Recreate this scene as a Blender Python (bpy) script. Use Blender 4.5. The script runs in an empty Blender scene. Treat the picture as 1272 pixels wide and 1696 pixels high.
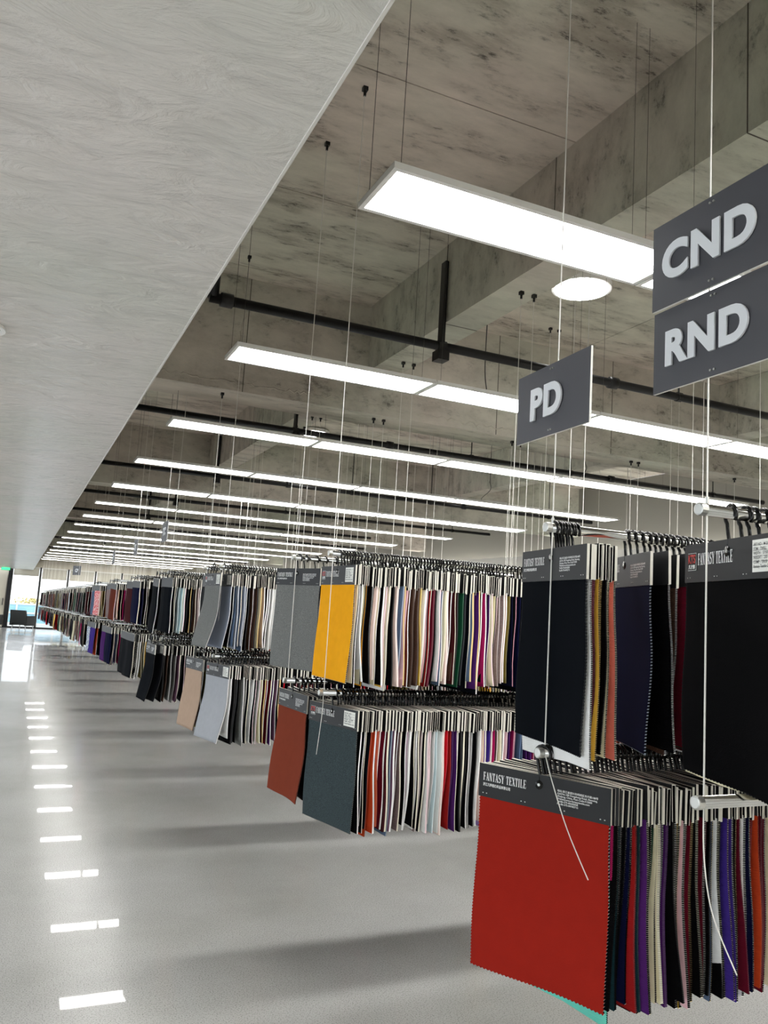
import bpy, math, random
from mathutils import Vector, Matrix
R = math.radians
sc = bpy.context.scene
COL = sc.collection
random.seed(7)

# ------------------------------------------------------------------ camera
EYE = 1.65                                   # eye height; the helpers below take heights above the floor
YAW, PITCH, ROLL, FPX = R(23.85), R(7.08), R(3.5), 1330.0
fw = Vector((math.sin(YAW)*math.cos(PITCH), math.cos(YAW)*math.cos(PITCH), math.sin(PITCH)))
rt = Vector((math.cos(YAW), -math.sin(YAW), 0)); up = rt.cross(fw)
r2 = rt*math.cos(ROLL)+up*math.sin(ROLL); u2 = -rt*math.sin(ROLL)+up*math.cos(ROLL)
cd = bpy.data.cameras.new('camera'); cam = bpy.data.objects.new('camera', cd); COL.objects.link(cam)
cd.sensor_fit = 'VERTICAL'; cd.sensor_height = 24.0; cd.lens = FPX/1696*24.0
cd.clip_start = 0.05; cd.clip_end = 400
cam.matrix_world = Matrix(((r2.x, u2.x, -fw.x, 0), (r2.y, u2.y, -fw.y, 0), (r2.z, u2.z, -fw.z, EYE), (0, 0, 0, 1)))
sc.camera = cam

# ------------------------------------------------------------------ world, exposure
sc.view_settings.view_transform = 'Standard'; sc.view_settings.look = 'None'
sc.view_settings.gamma = 1.0; sc.view_settings.exposure = 0.98
try: sc.view_settings.use_curve_mapping = False
except Exception: pass
w = bpy.data.worlds.new('sky'); sc.world = w; w.use_nodes = True
bg = w.node_tree.nodes['Background']; bg.inputs[0].default_value = (0.86, 0.93, 1.0, 1); bg.inputs[1].default_value = 1.9
PANEL_E, DISC_E, COVE_E = 12.0, 12.0, 1.2

# ------------------------------------------------------------------ materials
def lin(c): return tuple(((v/12.92) if v <= 0.04045 else ((v+0.055)/1.055)**2.4) for v in c)
MC = {}
def mat(name, rgb, rough=0.6, metal=0.0, emit=None, spec=None):
    if name in MC: return MC[name]
    m = bpy.data.materials.new(name); m.use_nodes = True
    b = m.node_tree.nodes['Principled BSDF']
    b.inputs['Base Color'].default_value = (*lin(rgb), 1); b.inputs['Roughness'].default_value = rough
    b.inputs['Metallic'].default_value = metal
    if spec is not None: b.inputs['Specular IOR Level'].default_value = spec
    if emit:
        b.inputs['Emission Color'].default_value = (*emit[:3], 1); b.inputs['Emission Strength'].default_value = emit[3]
    MC[name] = m; return m
def nodes(m): return m.node_tree.nodes, m.node_tree.links, m.node_tree.nodes['Principled BSDF']
def add_ramp(N, stops):
    r = N.new('ShaderNodeValToRGB'); e = r.color_ramp.elements
    while len(e) < len(stops): e.new(0.5)
    for k, (p, c) in enumerate(stops): e[k].position = p; e[k].color = (*lin(c), 1)
    return r
def concrete(name, base, dark, stain=0.5, scale=1.0):
    m = mat(name, base, 0.85); N, L, b = nodes(m)
    tc = N.new('ShaderNodeTexCoord')
    geo = N.new('ShaderNodeNewGeometry')
    mp = N.new('ShaderNodeMapping'); mp.inputs['Scale'].default_value = (0.75*scale, 2.1*scale, 1.3*scale); L.new(geo.outputs['Position'], mp.inputs[0])
    n1 = N.new('ShaderNodeTexNoise'); n1.inputs['Scale'].default_value = 2.3; n1.inputs['Detail'].default_value = 9; n1.inputs['Roughness'].default_value = 0.68; n1.inputs['Distortion'].default_value = 0.12; L.new(mp.outputs[0], n1.inputs[0])
    n2 = N.new('ShaderNodeTexNoise'); n2.inputs['Scale'].default_value = 11; n2.inputs['Detail'].default_value = 10; n2.inputs['Roughness'].default_value = 0.75; L.new(mp.outputs[0], n2.inputs[0])
    n3 = N.new('ShaderNodeTexNoise'); n3.inputs['Scale'].default_value = 0.7; n3.inputs['Detail'].default_value = 3; L.new(geo.outputs['Position'], n3.inputs[0])
    r1 = add_ramp(N, [(0.28, dark), (0.41, tuple(0.5*(a+c) for a, c in zip(dark, base))), (0.50, base), (0.8, tuple(min(1, v*1.13) for v in base))]); L.new(n1.outputs[0], r1.inputs[0])
    # second noise only stains where the first is low
    ms = N.new('ShaderNodeMapRange'); ms.inputs[1].default_value = 0.53; ms.inputs[2].default_value = 0.64; ms.inputs[3].default_value = 0; ms.inputs[4].default_value = stain; L.new(n2.outputs[0], ms.inputs[0])
    mk = N.new('ShaderNodeMapRange'); mk.inputs[1].default_value = 0.53; mk.inputs[2].default_value = 0.40; L.new(n1.outputs[0], mk.inputs[0])
    mm = N.new('ShaderNodeMath'); mm.operation = 'MULTIPLY'; L.new(ms.outputs[0], mm.inputs[0]); L.new(mk.outputs[0], mm.inputs[1])
    mx = N.new('ShaderNodeMix'); mx.data_type = 'RGBA'; L.new(mm.outputs[0], mx.inputs[0]); L.new(r1.outputs[0], mx.inputs[6]); mx.inputs[7].default_value = (*lin(tuple(v*0.45 for v in dark)), 1)
    # faint warm / green tint drift
    r3 = add_ramp(N, [(0.38, (0.98, 1.0, 0.975)), (0.62, (1.0, 0.972, 0.968))]); L.new(n3.outputs[0], r3.inputs[0])
    m2 = N.new('ShaderNodeMix'); m2.data_type = 'RGBA'; m2.blend_type = 'MULTIPLY'; m2.inputs[0].default_value = 1; L.new(mx.outputs[2], m2.inputs[6]); L.new(r3.outputs[0], m2.inputs[7])
    L.new(m2.outputs[2], b.inputs['Base Color'])
    bp = N.new('ShaderNodeBump'); bp.inputs['Strength'].default_value = 0.35; bp.inputs['Distance'].default_value = 0.01; L.new(n2.outputs[0], bp.inputs['Height']); L.new(bp.outputs[0], b.inputs['Normal'])
    return m
M_slab = concrete('slab_concrete', (0.81, 0.785, 0.745), (0.62, 0.585, 0.545), 0.95)
M_beam = concrete('beam_concrete', (0.77, 0.76, 0.72), (0.64, 0.625, 0.585), 0.7)
M_groove = mat('formwork_joint', (0.36, 0.34, 0.31), 0.95)
# polished floor
M_floor = mat('polished_floor', (0.6, 0.6, 0.58), 0.1); N, L, b = nodes(M_floor)
geo = N.new('ShaderNodeNewGeometry')
n1 = N.new('ShaderNodeTexNoise'); n1.inputs['Scale'].default_value = 0.55; n1.inputs['Detail'].default_value = 6; n1.inputs['Roughness'].default_value = 0.6; L.new(geo.outputs['Position'], n1.inputs[0])
n2 = N.new('ShaderNodeTexNoise'); n2.inputs['Scale'].default_value = 160; n2.inputs['Detail'].default_value = 4; L.new(geo.outputs['Position'], n2.inputs[0])
r1 = add_ramp(N, [(0.30, (0.64, 0.64, 0.625)), (0.52, (0.71, 0.71, 0.70)), (0.75, (0.76, 0.76, 0.755))]); L.new(n1.outputs[0], r1.inputs[0])
r2_ = add_ramp(N, [(0.33, (0.72, 0.72, 0.72)), (0.5, (1, 1, 1)), (0.68, (1, 1, 1))]); L.new(n2.outputs[0], r2_.inputs[0])
mx = N.new('ShaderNodeMix'); mx.data_type = 'RGBA'; mx.blend_type = 'MULTIPLY'; mx.inputs[0].default_value = 0.85; L.new(r1.outputs[0], mx.inputs[6]); L.new(r2_.outputs[0], mx.inputs[7]); L.new(mx.outputs[2], b.inputs['Base Color'])
rr = N.new('ShaderNodeMapRange'); rr.inputs[1].default_value = 0.35; rr.inputs[2].default_value = 0.7; rr.inputs[3].default_value = 0.25; rr.inputs[4].default_value = 0.25; b.inputs['Specular IOR Level'].default_value = 0.5; b.inputs['Coat Weight'].default_value = 0.35; b.inputs['Coat Roughness'].default_value = 0.02; b.inputs['Coat IOR'].default_value = 1.45; L.new(n1.outputs[0], rr.inputs[0]); L.new(rr.outputs[0], b.inputs['Roughness'])
bp = N.new('ShaderNodeBump'); bp.inputs['Strength'].default_value = 0.02; bp.inputs['Distance'].default_value = 0.0006; L.new(n2.outputs[0], bp.inputs['Height']); L.new(bp.outputs[0], b.inputs['Normal'])
# trowelled plaster soffit
M_soffit = mat('trowelled_plaster', (0.78, 0.765, 0.73), 0.24, spec=.75); N, L, b = nodes(M_soffit)
geo = N.new('ShaderNodeNewGeometry')
mp = N.new('ShaderNodeMapping'); mp.inputs['Scale'].default_value = (1.0, 2.2, 1); mp.inputs['Rotation'].default_value = (0, 0, 0.5); L.new(geo.outputs['Position'], mp.inputs[0])
wv = N.new('ShaderNodeTexNoise'); wv.inputs['Scale'].default_value = 4.5; wv.inputs['Detail'].default_value = 8; wv.inputs['Distortion'].default_value = 1.6; wv.inputs['Roughness'].default_value = 0.6; L.new(mp.outputs[0], wv.inputs[0])
n3 = N.new('ShaderNodeTexNoise'); n3.inputs['Scale'].default_value = 1.1; n3.inputs['Detail'].default_value = 4; L.new(geo.outputs['Position'], n3.inputs[0])
r1 = add_ramp(N, [(0.3, (0.84, 0.84, 0.805)), (0.5, (0.865, 0.85, 0.825)), (0.7, (0.89, 0.865, 0.845))]); L.new(n3.outputs[0], r1.inputs[0])
r3 = add_ramp(N, [(0.36, (0.94, 0.94, 0.94)), (0.5, (1, 1, 1)), (0.62, (1, 1, 1))]); L.new(wv.outputs[0], r3.inputs[0])
mx = N.new('ShaderNodeMix'); mx.data_type = 'RGBA'; mx.blend_type = 'MULTIPLY'; mx.inputs[0].default_value = 0.8; L.new(r1.outputs[0], mx.inputs[6]); L.new(r3.outputs[0], mx.inputs[7]); L.new(mx.outputs[2], b.inputs['Base Color'])
bp = N.new('ShaderNodeBump'); bp.inputs['Strength'].default_value = 0.8; bp.inputs['Distance'].default_value = 0.02; L.new(wv.outputs[0], bp.inputs['Height']); L.new(bp.outputs[0], b.inputs['Normal'])
M_white = mat('white_paint', (0.86, 0.85, 0.82), 0.6)
M_cream = mat('cream_panel', (0.80, 0.77, 0.70), 0.7)
M_blind = mat('roller_blind', (0.72, 0.70, 0.64), 0.8)
M_grey = mat('grey_wall', (0.56, 0.55, 0.52), 0.8)
M_black = mat('black_steel', (0.055, 0.055, 0.065), 0.35)
M_alu = mat('light_frame', (0.96, 0.96, 0.95), 0.35, 0.0)
M_led = mat('led_diffuser', (1, 1, 1), 0.5, emit=(1, 0.99, 0.96, PANEL_E))
M_disc = mat('disc_diffuser', (1, 1, 1), 0.5, emit=(1, 0.99, 0.96, DISC_E))
M_cove = mat('cove_strip', (1, 1, 1), 0.5, emit=(1, 0.99, 0.96, COVE_E*5))
M_chrome = mat('chrome', (0.86, 0.86, 0.85), 0.13, 1.0)
M_cap = mat('brushed_cap', (0.75, 0.75, 0.73), 0.35, 0.8)
M_wire = mat('steel_wire', (0.92, 0.91, 0.88), 0.4, 0.0)
M_dwire = mat('dark_wire', (0.30, 0.29, 0.28), 0.5, 0.3)
M_plastic = mat('black_plastic', (0.02, 0.02, 0.02), 0.25, spec=.35)
M_card = mat('charcoal_card', (0.115, 0.117, 0.122), 0.5, spec=.3)
M_core = mat('card_edge', (0.86, 0.85, 0.80), 0.7)
M_ink = mat('white_print', (0.93, 0.93, 0.92), 0.5)
M_red = mat('red_print', (0.72, 0.14, 0.12), 0.5)
M_paper = mat('paper_label', (0.93, 0.93, 0.90), 0.6)
M_inkd = mat('label_print', (0.25, 0.25, 0.25), 0.6)
M_sign = mat('sign_face', (0.285, 0.285, 0.305), 0.45)
M_edge = mat('sign_edge', (0.9, 0.9, 0.88), 0.4)
M_letter = mat('white_letter', (0.86, 0.87, 0.88), 0.4)
M_green = mat('exit_sign', (0.05, 0.55, 0.2), 0.5, emit=(0.05, 0.8, 0.25, 1.2))
M_glass = bpy.data.materials.new('window_glass'); M_glass.use_nodes = True
N = M_glass.node_tree.nodes; L = M_glass.node_tree.links; N.clear()
o_ = N.new('ShaderNodeOutputMaterial'); t_ = N.new('ShaderNodeBsdfTransparent'); g_ = N.new('ShaderNodeBsdfGlossy'); g_.inputs['Roughness'].default_value = 0.02
x_ = N.new('ShaderNodeMixShader'); x_.inputs[0].default_value = 0.07; L.new(t_.outputs[0], x_.inputs[1]); L.new(g_.outputs[0], x_.inputs[2]); L.new(x_.outputs[0], o_.inputs[0])

# cloth colours (sRGB) and kinds
CL = dict(red=(0.60, 0.14, 0.10), midnight=(0.02, 0.035, 0.06), black=(0.02, 0.02, 0.025), charcoal=(0.085, 0.09, 0.105), navy=(0.035, 0.05, 0.17),
 yellow=(0.96, 0.67, 0.12), grey=(0.47, 0.475, 0.465), slate=(0.24, 0.28, 0.29), rust=(0.50, 0.23, 0.16), orange=(0.70, 0.24, 0.11), cream=(0.88, 0.85, 0.72),
 white=(0.93, 0.93, 0.92), pink=(0.88, 0.72, 0.75), blush=(0.92, 0.82, 0.78), burgundy=(0.36, 0.06, 0.13), crimson=(0.55, 0.10, 0.10), purple=(0.29, 0.13, 0.38),
 violet=(0.24, 0.17, 0.50), lilac=(0.60, 0.50, 0.74), magenta=(0.68, 0.12, 0.36), teal=(0.07, 0.17, 0.19), green=(0.07, 0.26, 0.17), olive=(0.40, 0.36, 0.16),
 brown=(0.27, 0.19, 0.15), chestnut=(0.38, 0.17, 0.12), tan=(0.66, 0.56, 0.47), beige=(0.72, 0.62, 0.54), gold=(0.83, 0.65, 0.25), mustard=(0.72, 0.58, 0.14),
 mauve=(0.50, 0.36, 0.45), taupe=(0.52, 0.45, 0.44), maroon=(0.24, 0.09, 0.10), silver=(0.67, 0.68, 0.70), bluegrey=(0.55, 0.58, 0.64), ice=(0.76, 0.84, 0.86),
 steel=(0.33, 0.40, 0.50), coral=(0.85, 0.45, 0.38), scarlet=(0.80, 0.09, 0.14), denim=(0.20, 0.28, 0.42), turquoise=(0.42, 0.80, 0.73))
NICE = dict(bluegrey='blue-grey', ice='ice blue', steel='steel blue', grey='mid grey')
KIND = dict(grey='melange', slate='melange', taupe='melange', silver='plain', brown='melange')
def cloth(name, kind=None, edge=False):
    key = ('edge_' if edge else 'cloth_')+name+('_'+kind if kind else '')
    if key in MC: return MC[key]
    c = CL[name]
    if edge: return mat(key, tuple(v*0.6+0.4*0.95 for v in c) if sum(c) > 1.2 else tuple(v*0.75+0.10 for v in c), 0.9)
    m = mat(key, c, 0.92, spec=0.06); N, L, b = nodes(m)
    kind = kind or KIND.get(name, 'plain')
    tc = N.new('ShaderNodeTexCoord')
    n = N.new('ShaderNodeTexNoise'); L.new(tc.outputs['Object'], n.inputs[0])
    mp = N.new('ShaderNodeMapping'); L.new(tc.outputs['Object'], mp.inputs[0]); L.new(mp.outputs[0], n.inputs[0])
    if kind == 'melange':
        mp.inputs['Scale'].default_value = (1, 0.8, 1.6); n.inputs['Scale'].default_value = 240; n.inputs['Detail'].default_value = 3
        r = add_ramp(N, [(0.33, tuple(v*0.84 for v in c)), (0.5, c), (0.68, tuple(min(1, v*1.12+0.01) for v in c))])
    elif kind == 'dotted':
        n = N.new('ShaderNodeTexVoronoi'); n.inputs['Scale'].default_value = 55; n.inputs['Randomness'].default_value = 0.1; L.new(tc.outputs['Object'], n.inputs[0])
        r = add_ramp(N, [(0.38, (0.93, 0.93, 0.9)), (0.42, c)])
    elif kind == 'floral':
        n.inputs['Scale'].default_value = 45; n.inputs['Detail'].default_value = 3
        r = add_ramp(N, [(0.44, c), (0.50, tuple(min(1, v+0.45) for v in c)), (0.56, (0.9, 0.88, 0.85))])
    elif kind == 'striped':
        n = N.new('ShaderNodeTexWave'); n.bands_direction = 'Y'; n.inputs['Scale'].default_value = 12; L.new(tc.outputs['Object'], n.inputs[0])
        r = add_ramp(N, [(0.4, c), (0.6, tuple(min(1, v+0.25) for v in c))])
    else:
        n.inputs['Scale'].default_value = 25; n.inputs['Detail'].default_value = 5
        r = add_ramp(N, [(0.3, tuple(v*0.98 for v in c)), (0.7, tuple(min(1, v*1.01) for v in c))])
    L.new(n.outputs[0], r.inputs[0]); L.new(r.outputs[0], b.inputs['Base Color'])
    n4 = N.new('ShaderNodeTexNoise'); n4.inputs['Scale'].default_value = 420; L.new(tc.outputs['Object'], n4.inputs[0])
    bp = N.new('ShaderNodeBump'); bp.inputs['Strength'].default_value = 0.2; bp.inputs['Distance'].default_value = 0.001; L.new(n4.outputs[0], bp.inputs['Height']); L.new(bp.outputs[0], b.inputs['Normal'])
    return m

# ------------------------------------------------------------------ mesh helpers
class MB:
    def __init__(s): s.v = []; s.f = []; s.m = []
    def box(s, x0, x1, y0, y1, z0, z1, mi=0, side=None):
        n = len(s.v); s.v += [(x, y, z) for z in (z0, z1) for y in (y0, y1) for x in (x0, x1)]
        F = [(0, 2, 3, 1), (4, 5, 7, 6), (0, 1, 5, 4), (2, 6, 7, 3), (0, 4, 6, 2), (1, 3, 7, 5)]   # -z +z -y +y -x +x
        for k, f in enumerate(F): s.f.append(tuple(n+i for i in f)); s.m.append(side[k] if side else mi)
        return s
    def tube(s, pts, r, n=6, mi=0, caps=True):
        pts = [Vector(p) for p in pts]; base = len(s.v); ref = None
        for i, p in enumerate(pts):
            d = (pts[min(i+1, len(pts)-1)]-pts[max(i-1, 0)]).normalized()
            if ref is None: ref = Vector((1, 0, 0)) if abs(d.x) < 0.8 else Vector((0, 0, 1))
            a = (ref-d*ref.dot(d)).normalized(); b_ = d.cross(a); ref = a
            for k in range(n):
                t = 2*math.pi*k/n; q = p+(a*math.cos(t)+b_*math.sin(t))*(r[i] if isinstance(r, (list, tuple)) else r); s.v.append(tuple(q))
        for i in range(len(pts)-1):
            for k in range(n):
                a0 = base+i*n+k; a1 = base+i*n+(k+1) % n; s.f.append((a0, a1, a1+n, a0+n)); s.m.append(mi)
        if caps:
            s.f.append(tuple(base+k for k in range(n))[::-1]); s.m.append(mi)
            s.f.append(tuple(base+(len(pts)-1)*n+k for k in range(n))); s.m.append(mi)
        return s
    def poly(s, pts, mi=0):
        n = len(s.v); s.v += pts; s.f.append(tuple(range(n, n+len(pts)))); s.m.append(mi); return s
    def mesh(s, name, mats, smooth=False):
        me = bpy.data.meshes.new(name); me.from_pydata(s.v, [], s.f)
        for m in (mats if isinstance(mats, (list, tuple)) else [mats]): me.materials.append(m)
        me.polygons.foreach_set('material_index', s.m)
        if smooth: me.polygons.foreach_set('use_smooth', [True]*len(s.f))
        me.update(); return me
def obj(name, me, parent=None, loc=(0, 0, 0), rot=None):
    o = bpy.data.objects.new(name, me); COL.objects.link(o); o.location = loc
    if rot: o.rotation_euler = rot
    if parent is not None: o.parent = parent
    return o
def tag(o, label=None, cat=None, group=None, kind=None):
    if label: o['label'] = label
    if cat: o['category'] = cat
    if group: o['group'] = group
    if kind: o['kind'] = kind
    return o
def empty(name, loc, rot=None): return obj(name, None, None, loc, rot)
def struct(name, me, label=None, parent=None):
    o = obj(name, me, parent)
    if parent is None: o['kind'] = 'structure'
    if label: o['label'] = label
    return o
def boxmesh(name, dims, m, side=None): return MB().box(*dims, side=side).mesh(name, m)
E0 = EYE
SLAB = 2.47+E0; BEAMZ = 1.92+E0; XBEAMZ = 1.58+E0; SOF = 0.88+E0; YF = 38.5; XW = 9.2; XL = -5.0; YB = -4.5

# ------------------------------------------------------------------ setting: floor, walls, soffit
struct('floor', boxmesh('floor', (XL-.3, XW+.3, YB-.3, YF, -0.2, 0), M_floor), 'polished grey concrete floor with mirror-like sheen')
struct('wall_left', MB().box(XL-.2, XL, YB, YF, 0, .35).box(XL-.2, XL, YB, YF, 2.35, SLAB).mesh('wall_left', M_white))
for k in range(7):  # window bays added in the unseen left wall to light the hall
    e = empty('window_%d' % (k+11), (XL-.1, YB+6.1*k, .35)); e['kind'] = 'structure'; e['label'] = 'side window bay of the left wall, outside the photo'
    wl = min(6.1, YF-YB-6.1*k)
    obj('window_frame', MB().box(-.05, .05, 0, .06, 0, 2).box(-.05, .05, wl-.06, wl, 0, 2).box(-.05, .05, wl/2-.03, wl/2+.03, 0, 2).mesh('window_frame', M_white), e)
    obj('pane', boxmesh('pane', (-.005, .005, .06, wl-.06, 0, 2), M_glass), e)
struct('wall_back', boxmesh('wall_back', (XL, XW, YB-.2, YB, 0, SLAB), M_white))
wr = struct('wall_right', boxmesh('wall_right', (XW, XW+.2, YB, YF, 0, SLAB), M_grey), 'plain grey side wall behind the far ends of the rails')
LEDGE = 1.30+E0
struct('trim_1', MB().box(XW-.32, XW, YB, YF, LEDGE-.35, LEDGE-.30).box(XW-.32, XW-.28, YB, YF, LEDGE-.30, LEDGE-.05).mesh('trim_1', M_white), 'long white cove ledge along the grey side wall')
cove = struct('cove_light', boxmesh('cove_light', (XW-.16, XW-.08, 0.5, YF-1, LEDGE-.29, LEDGE-.27), M_cove), parent=None)
cove['label'] = 'light strip hidden in the cove of the grey side wall'; 
struct('wall_soffit', MB().box(-0.15, 0.0, YB, YF, SOF+.05, SLAB).mesh('wall_soffit', M_grey), 'upstand above the plaster soffit')
SX = 0.45*0.88
sf = struct('ceiling_soffit', MB().box(XL, SX, YB, 38.0, SOF, SOF+.05).mesh('ceiling_soffit', M_soffit), 'smooth trowelled plaster soffit hanging low on the left')
struct('trim_2', MB().box(SX, SX+.006, YB, 38.0, SOF-.004, SOF+.06).mesh('trim_2', M_white), 'thin white edge strip of the plaster soffit', None)
def ring(name, cx, cy, z, ro, ri, h, m, m2):
    mb = MB(); n = 28
    for k in range(n):
        a0, a1 = 2*math.pi*k/n, 2*math.pi*(k+1)/n
        P = lambda r_, a, zz: (cx+r_*math.cos(a), cy+r_*math.sin(a), zz)
        mb.poly([P(ri, a0, z), P(ri, a1, z), P(ro, a1, z), P(ro, a0, z)][::-1], 0)
        mb.poly([P(ro, a0, z), P(ro, a1, z), P(ro, a1, z+h), P(ro, a0, z+h)], 0)
        mb.poly([P(ri, a0, z), P(ri, a0, z+h*.7), P(ri, a1, z+h*.7), P(ri, a1, z)], 0)
        mb.poly([P(0, 0, z+h*.7), P(ri, a0, z+h*.7), P(ri, a1, z+h*.7)], 1)
    return mb.mesh(name, [m, m2])
for k, (x, y) in enumerate([(-0.24, 2.98)]):
    o = obj('soffit_ring', ring('soffit_ring', 0, 0, 0, .10, .085, .012, M_alu, M_soffit), None, (x, y, SOF-.008))
    tag(o, 'thin white speaker ring set in the plaster soffit at the left edge', 'ceiling speaker')

# ceiling slab built of formwork panels with open joints
ce = struct('ceiling', boxmesh('ceiling', (-0.1, XW, YB, YF, SLAB+.012, SLAB+.2), M_groove), 'raw board-marked concrete ceiling slab with stains')
pj = {}
ybeams = [(2.37, 2.62), (6.2, 6.45)]
xbeams = [5.86+6.1*k for k in range(-2, 6)]
yj = [3.2+1.225*k for k in range(-7, 8)]
def slab_panel(x0, x1, y0, y1, nm='formwork_panel'):
    g = .0035
    o = obj(nm, MB().box(x0+g, x1-g, y0+g, y1-g, SLAB, SLAB+.0125).mesh(nm, M_slab), ce); return o
xs = [(0, 2.44), (2.62, 4.4), (4.4, 6.2), (6.45, XW)]
for (x0, x1) in xs:
    for y0, y1 in zip(yj[:-1], yj[1:]): slab_panel(x0, x1, y0, y1)
o = obj('slab_soffit', MB().box(0, XW, yj[-1], YF, SLAB, SLAB+.0125).mesh('slab_soffit', M_slab), ce)
nb = 0
for k, y in enumerate(xbeams):
    nb += 1
    struct('concrete_beam', MB().box(0, XW, y, y+.40, XBEAMZ, SLAB).mesh('concrete_beam', M_beam), 'deep raw concrete beam spanning across the hall')
for (x0, x1) in ybeams:
    for k in range(len(xbeams)):
        ya = YB if k == 0 and xbeams[0] > YB else (xbeams[k-1]+.40 if k else YB)
        if xbeams[k] > ya: struct('concrete_beam', MB().box(x0, x1, ya, xbeams[k], BEAMZ, SLAB).mesh('concrete_beam', M_beam), 'raw concrete beam running along the hall between two cross beams')
    struct('concrete_beam', MB().box(x0, x1, xbeams[-1]+.40, YF, BEAMZ, SLAB).mesh('concrete_beam', M_beam))
# grout run along the first cross beam and up its face, formwork joints on beam faces
def crust(pts, name='grout_crust'):
    mb = MB(); rnd = random.Random(3); P = []; rr_ = []
    for i in range(len(pts)-1):
        a, b_ = Vector(pts[i]), Vector(pts[i+1]); n = max(2, int((b_-a).length/.03))
        for k in range(n): P.append(a.lerp(b_, k/n)+Vector((rnd.uniform(-.008, .008), 0, rnd.uniform(-.016, .016)))); rr_.append(rnd.uniform(.002, .009))
    mb.tube(P, rr_, 5); return mb.mesh(name, M_beam, True)
y = xbeams[2]
o = struct('grout_crust', crust([(.2, y, XBEAMZ+.05), (2.0, y, XBEAMZ+.075), (3.4, y, XBEAMZ+.06), (5.2, y, XBEAMZ+.07), (7, y, XBEAMZ+.05), (9, y, XBEAMZ+.06)]), 'rough grout run along the lower edge of the first cross beam')
o = struct('grout_crust', crust([(1.36, y, XBEAMZ+.05), (1.30, y, XBEAMZ+.3), (1.33, y, XBEAMZ+.6), (1.30, y, SLAB)]), 'rough vertical grout seam on the first cross beam')
jm = MB()
for x in (1.36, 3.6, 4.85, 6.9): jm.box(x, x+.006, y-.002, y+.001, XBEAMZ, SLAB)
for k in range(2, 5):
    for x0, _ in ybeams[:1]:
        for yy in (xbeams[k-1]+1.1, xbeams[k-1]+2.35, xbeams[k-1]+3.6, xbeams[k-1]+4.8): jm.box(x0-.002, x0+.001, yy, yy+.005, BEAMZ, SLAB); jm.box(x0, x0+.25, yy, yy+.005, BEAMZ-.002, BEAMZ+.001)
struct('trim_3', jm.mesh('trim_3', M_groove), 'dark formwork joints on the beam faces')

# far wall: windows with roller blinds, door, columns
def window(n, x0, x1, zt, zb, label):
    e = empty('window_%d' % n, (x0, YF, 0)); e['kind'] = 'structure'; e['label'] = label
    wd = x1-x0
    obj('window_frame', MB().box(0, .05, -.04, .06, 0, zt).box(wd-.05, wd, -.04, .06, 0, zt).box(.05, wd-.05, -.04, .06, zt-.05, zt).box(.05, wd-.05, -.04, .06, 0, .06).mesh('window_frame', M_white), e)
    obj('pane', boxmesh('pane', (.05, wd-.05, .01, .02, .06, zt-.05), M_glass), e)
    obj('blind', boxmesh('blind', (.06, wd-.06, -.02, -.012, zb, zt-.05), M_blind), e)
    obj('mullion', boxmesh('mullion', (-.03, .03, -.09, -.04, 0, zt), M_black), e)
WT = 1.02+E0
xs_ = [-.42, .72, 1.86, 3.0, 4.14, 5.28, 6.42, 7.56, 8.7]
for k in range(len(xs_)-1):
    window(k+1, xs_[k], xs_[k+1], WT, (0.62+E0 if k == 0 else .52+E0), ['tall bright window with half-drawn blind over a view of blue cladding', 'bright far window beside the first racks, blind at its head'][min(k, 1)] if k < 2 else 'far end window with beige blind, %s from the left' % ['third', 'fourth', 'fifth', 'sixth', 'seventh', 'eighth'][k-2])
struct('wall_far', MB().box(XL, xs_[0]-.03, YF, YF+.2, 0, SLAB).box(xs_[0], xs_[-1], YF, YF+.2, WT, SLAB).box(xs_[-1], XW, YF, YF+.2, 0, SLAB).mesh('wall_far', M_cream), 'cream end wall above and beside the windows')
struct('trim_4', boxmesh('trim_4', (xs_[0]-.13, xs_[0]-.03, YF-.16, YF, 0, WT), M_black), 'black post at the left end of the far windows')
struct('baseboard_far', boxmesh('baseboard_far', (XL, XW, YF-.06, YF-.04, 0, .07), M_black), 'black skirting along the far wall')
dd = empty('door_1', (-1.4, YF-.05, 0)); dd['kind'] = 'structure'; dd['label'] = 'cream double-height door panel left of the far windows'
obj('door_panel', boxmesh('door_panel', (0, .82, -.04, 0, .02, 2.3), M_cream), dd); obj('door_handle', boxmesh('door_handle', (.72, .75, -.09, -.04, .95, 1.25), M_black), dd)
ex = empty('exit_sign', (-.66, 37.0, 2.42)); tag(ex, 'small green exit sign hanging below the soffit at the far end', 'exit sign')
obj('sign_box', boxmesh('sign_box', (-.17, .17, -.015, .015, 0, .13), M_black), ex); obj('lit_face', boxmesh('lit_face', (-.16, .16, -.019, -.015, .01, .12), M_green), ex)

# outside: ground, blue cladding, shrubs
struct('ground_outside', boxmesh('ground_outside', (-30, 40, YF+.2, 90, -.3, -.1), mat('paving', (.62, .62, .6), .9)), 'pale paving outside the windows')
bl = empty('blue_fence', (-1.0, 45, -.1)); tag(bl, 'sky blue panelled fence with white posts seen through the far window', 'fence')
MBL = mat('blue_panel', (.58, .78, .87), .5)
for k in range(7):
    obj('fence_panel', boxmesh('fence_panel', (k*.9+.04, k*.9+.86, 0, .03, .1, 1.0), MBL), bl)
    obj('fence_post', boxmesh('fence_post', (k*.9-.04, k*.9+.04, -.03, .05, 0, 1.15), M_white), bl)
obj('fence_rail', boxmesh('fence_rail', (0, 6.3, -.05, -.03, .55, .63), M_white), bl); obj('fence_rail', boxmesh('fence_rail', (0, 6.3, -.05, -.03, 1.0, 1.08), M_white), bl)
ML = mat('autumn_leaves', (.74, .69, .45), .9); MT = mat('bark', (.35, .3, .25), .9)
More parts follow.
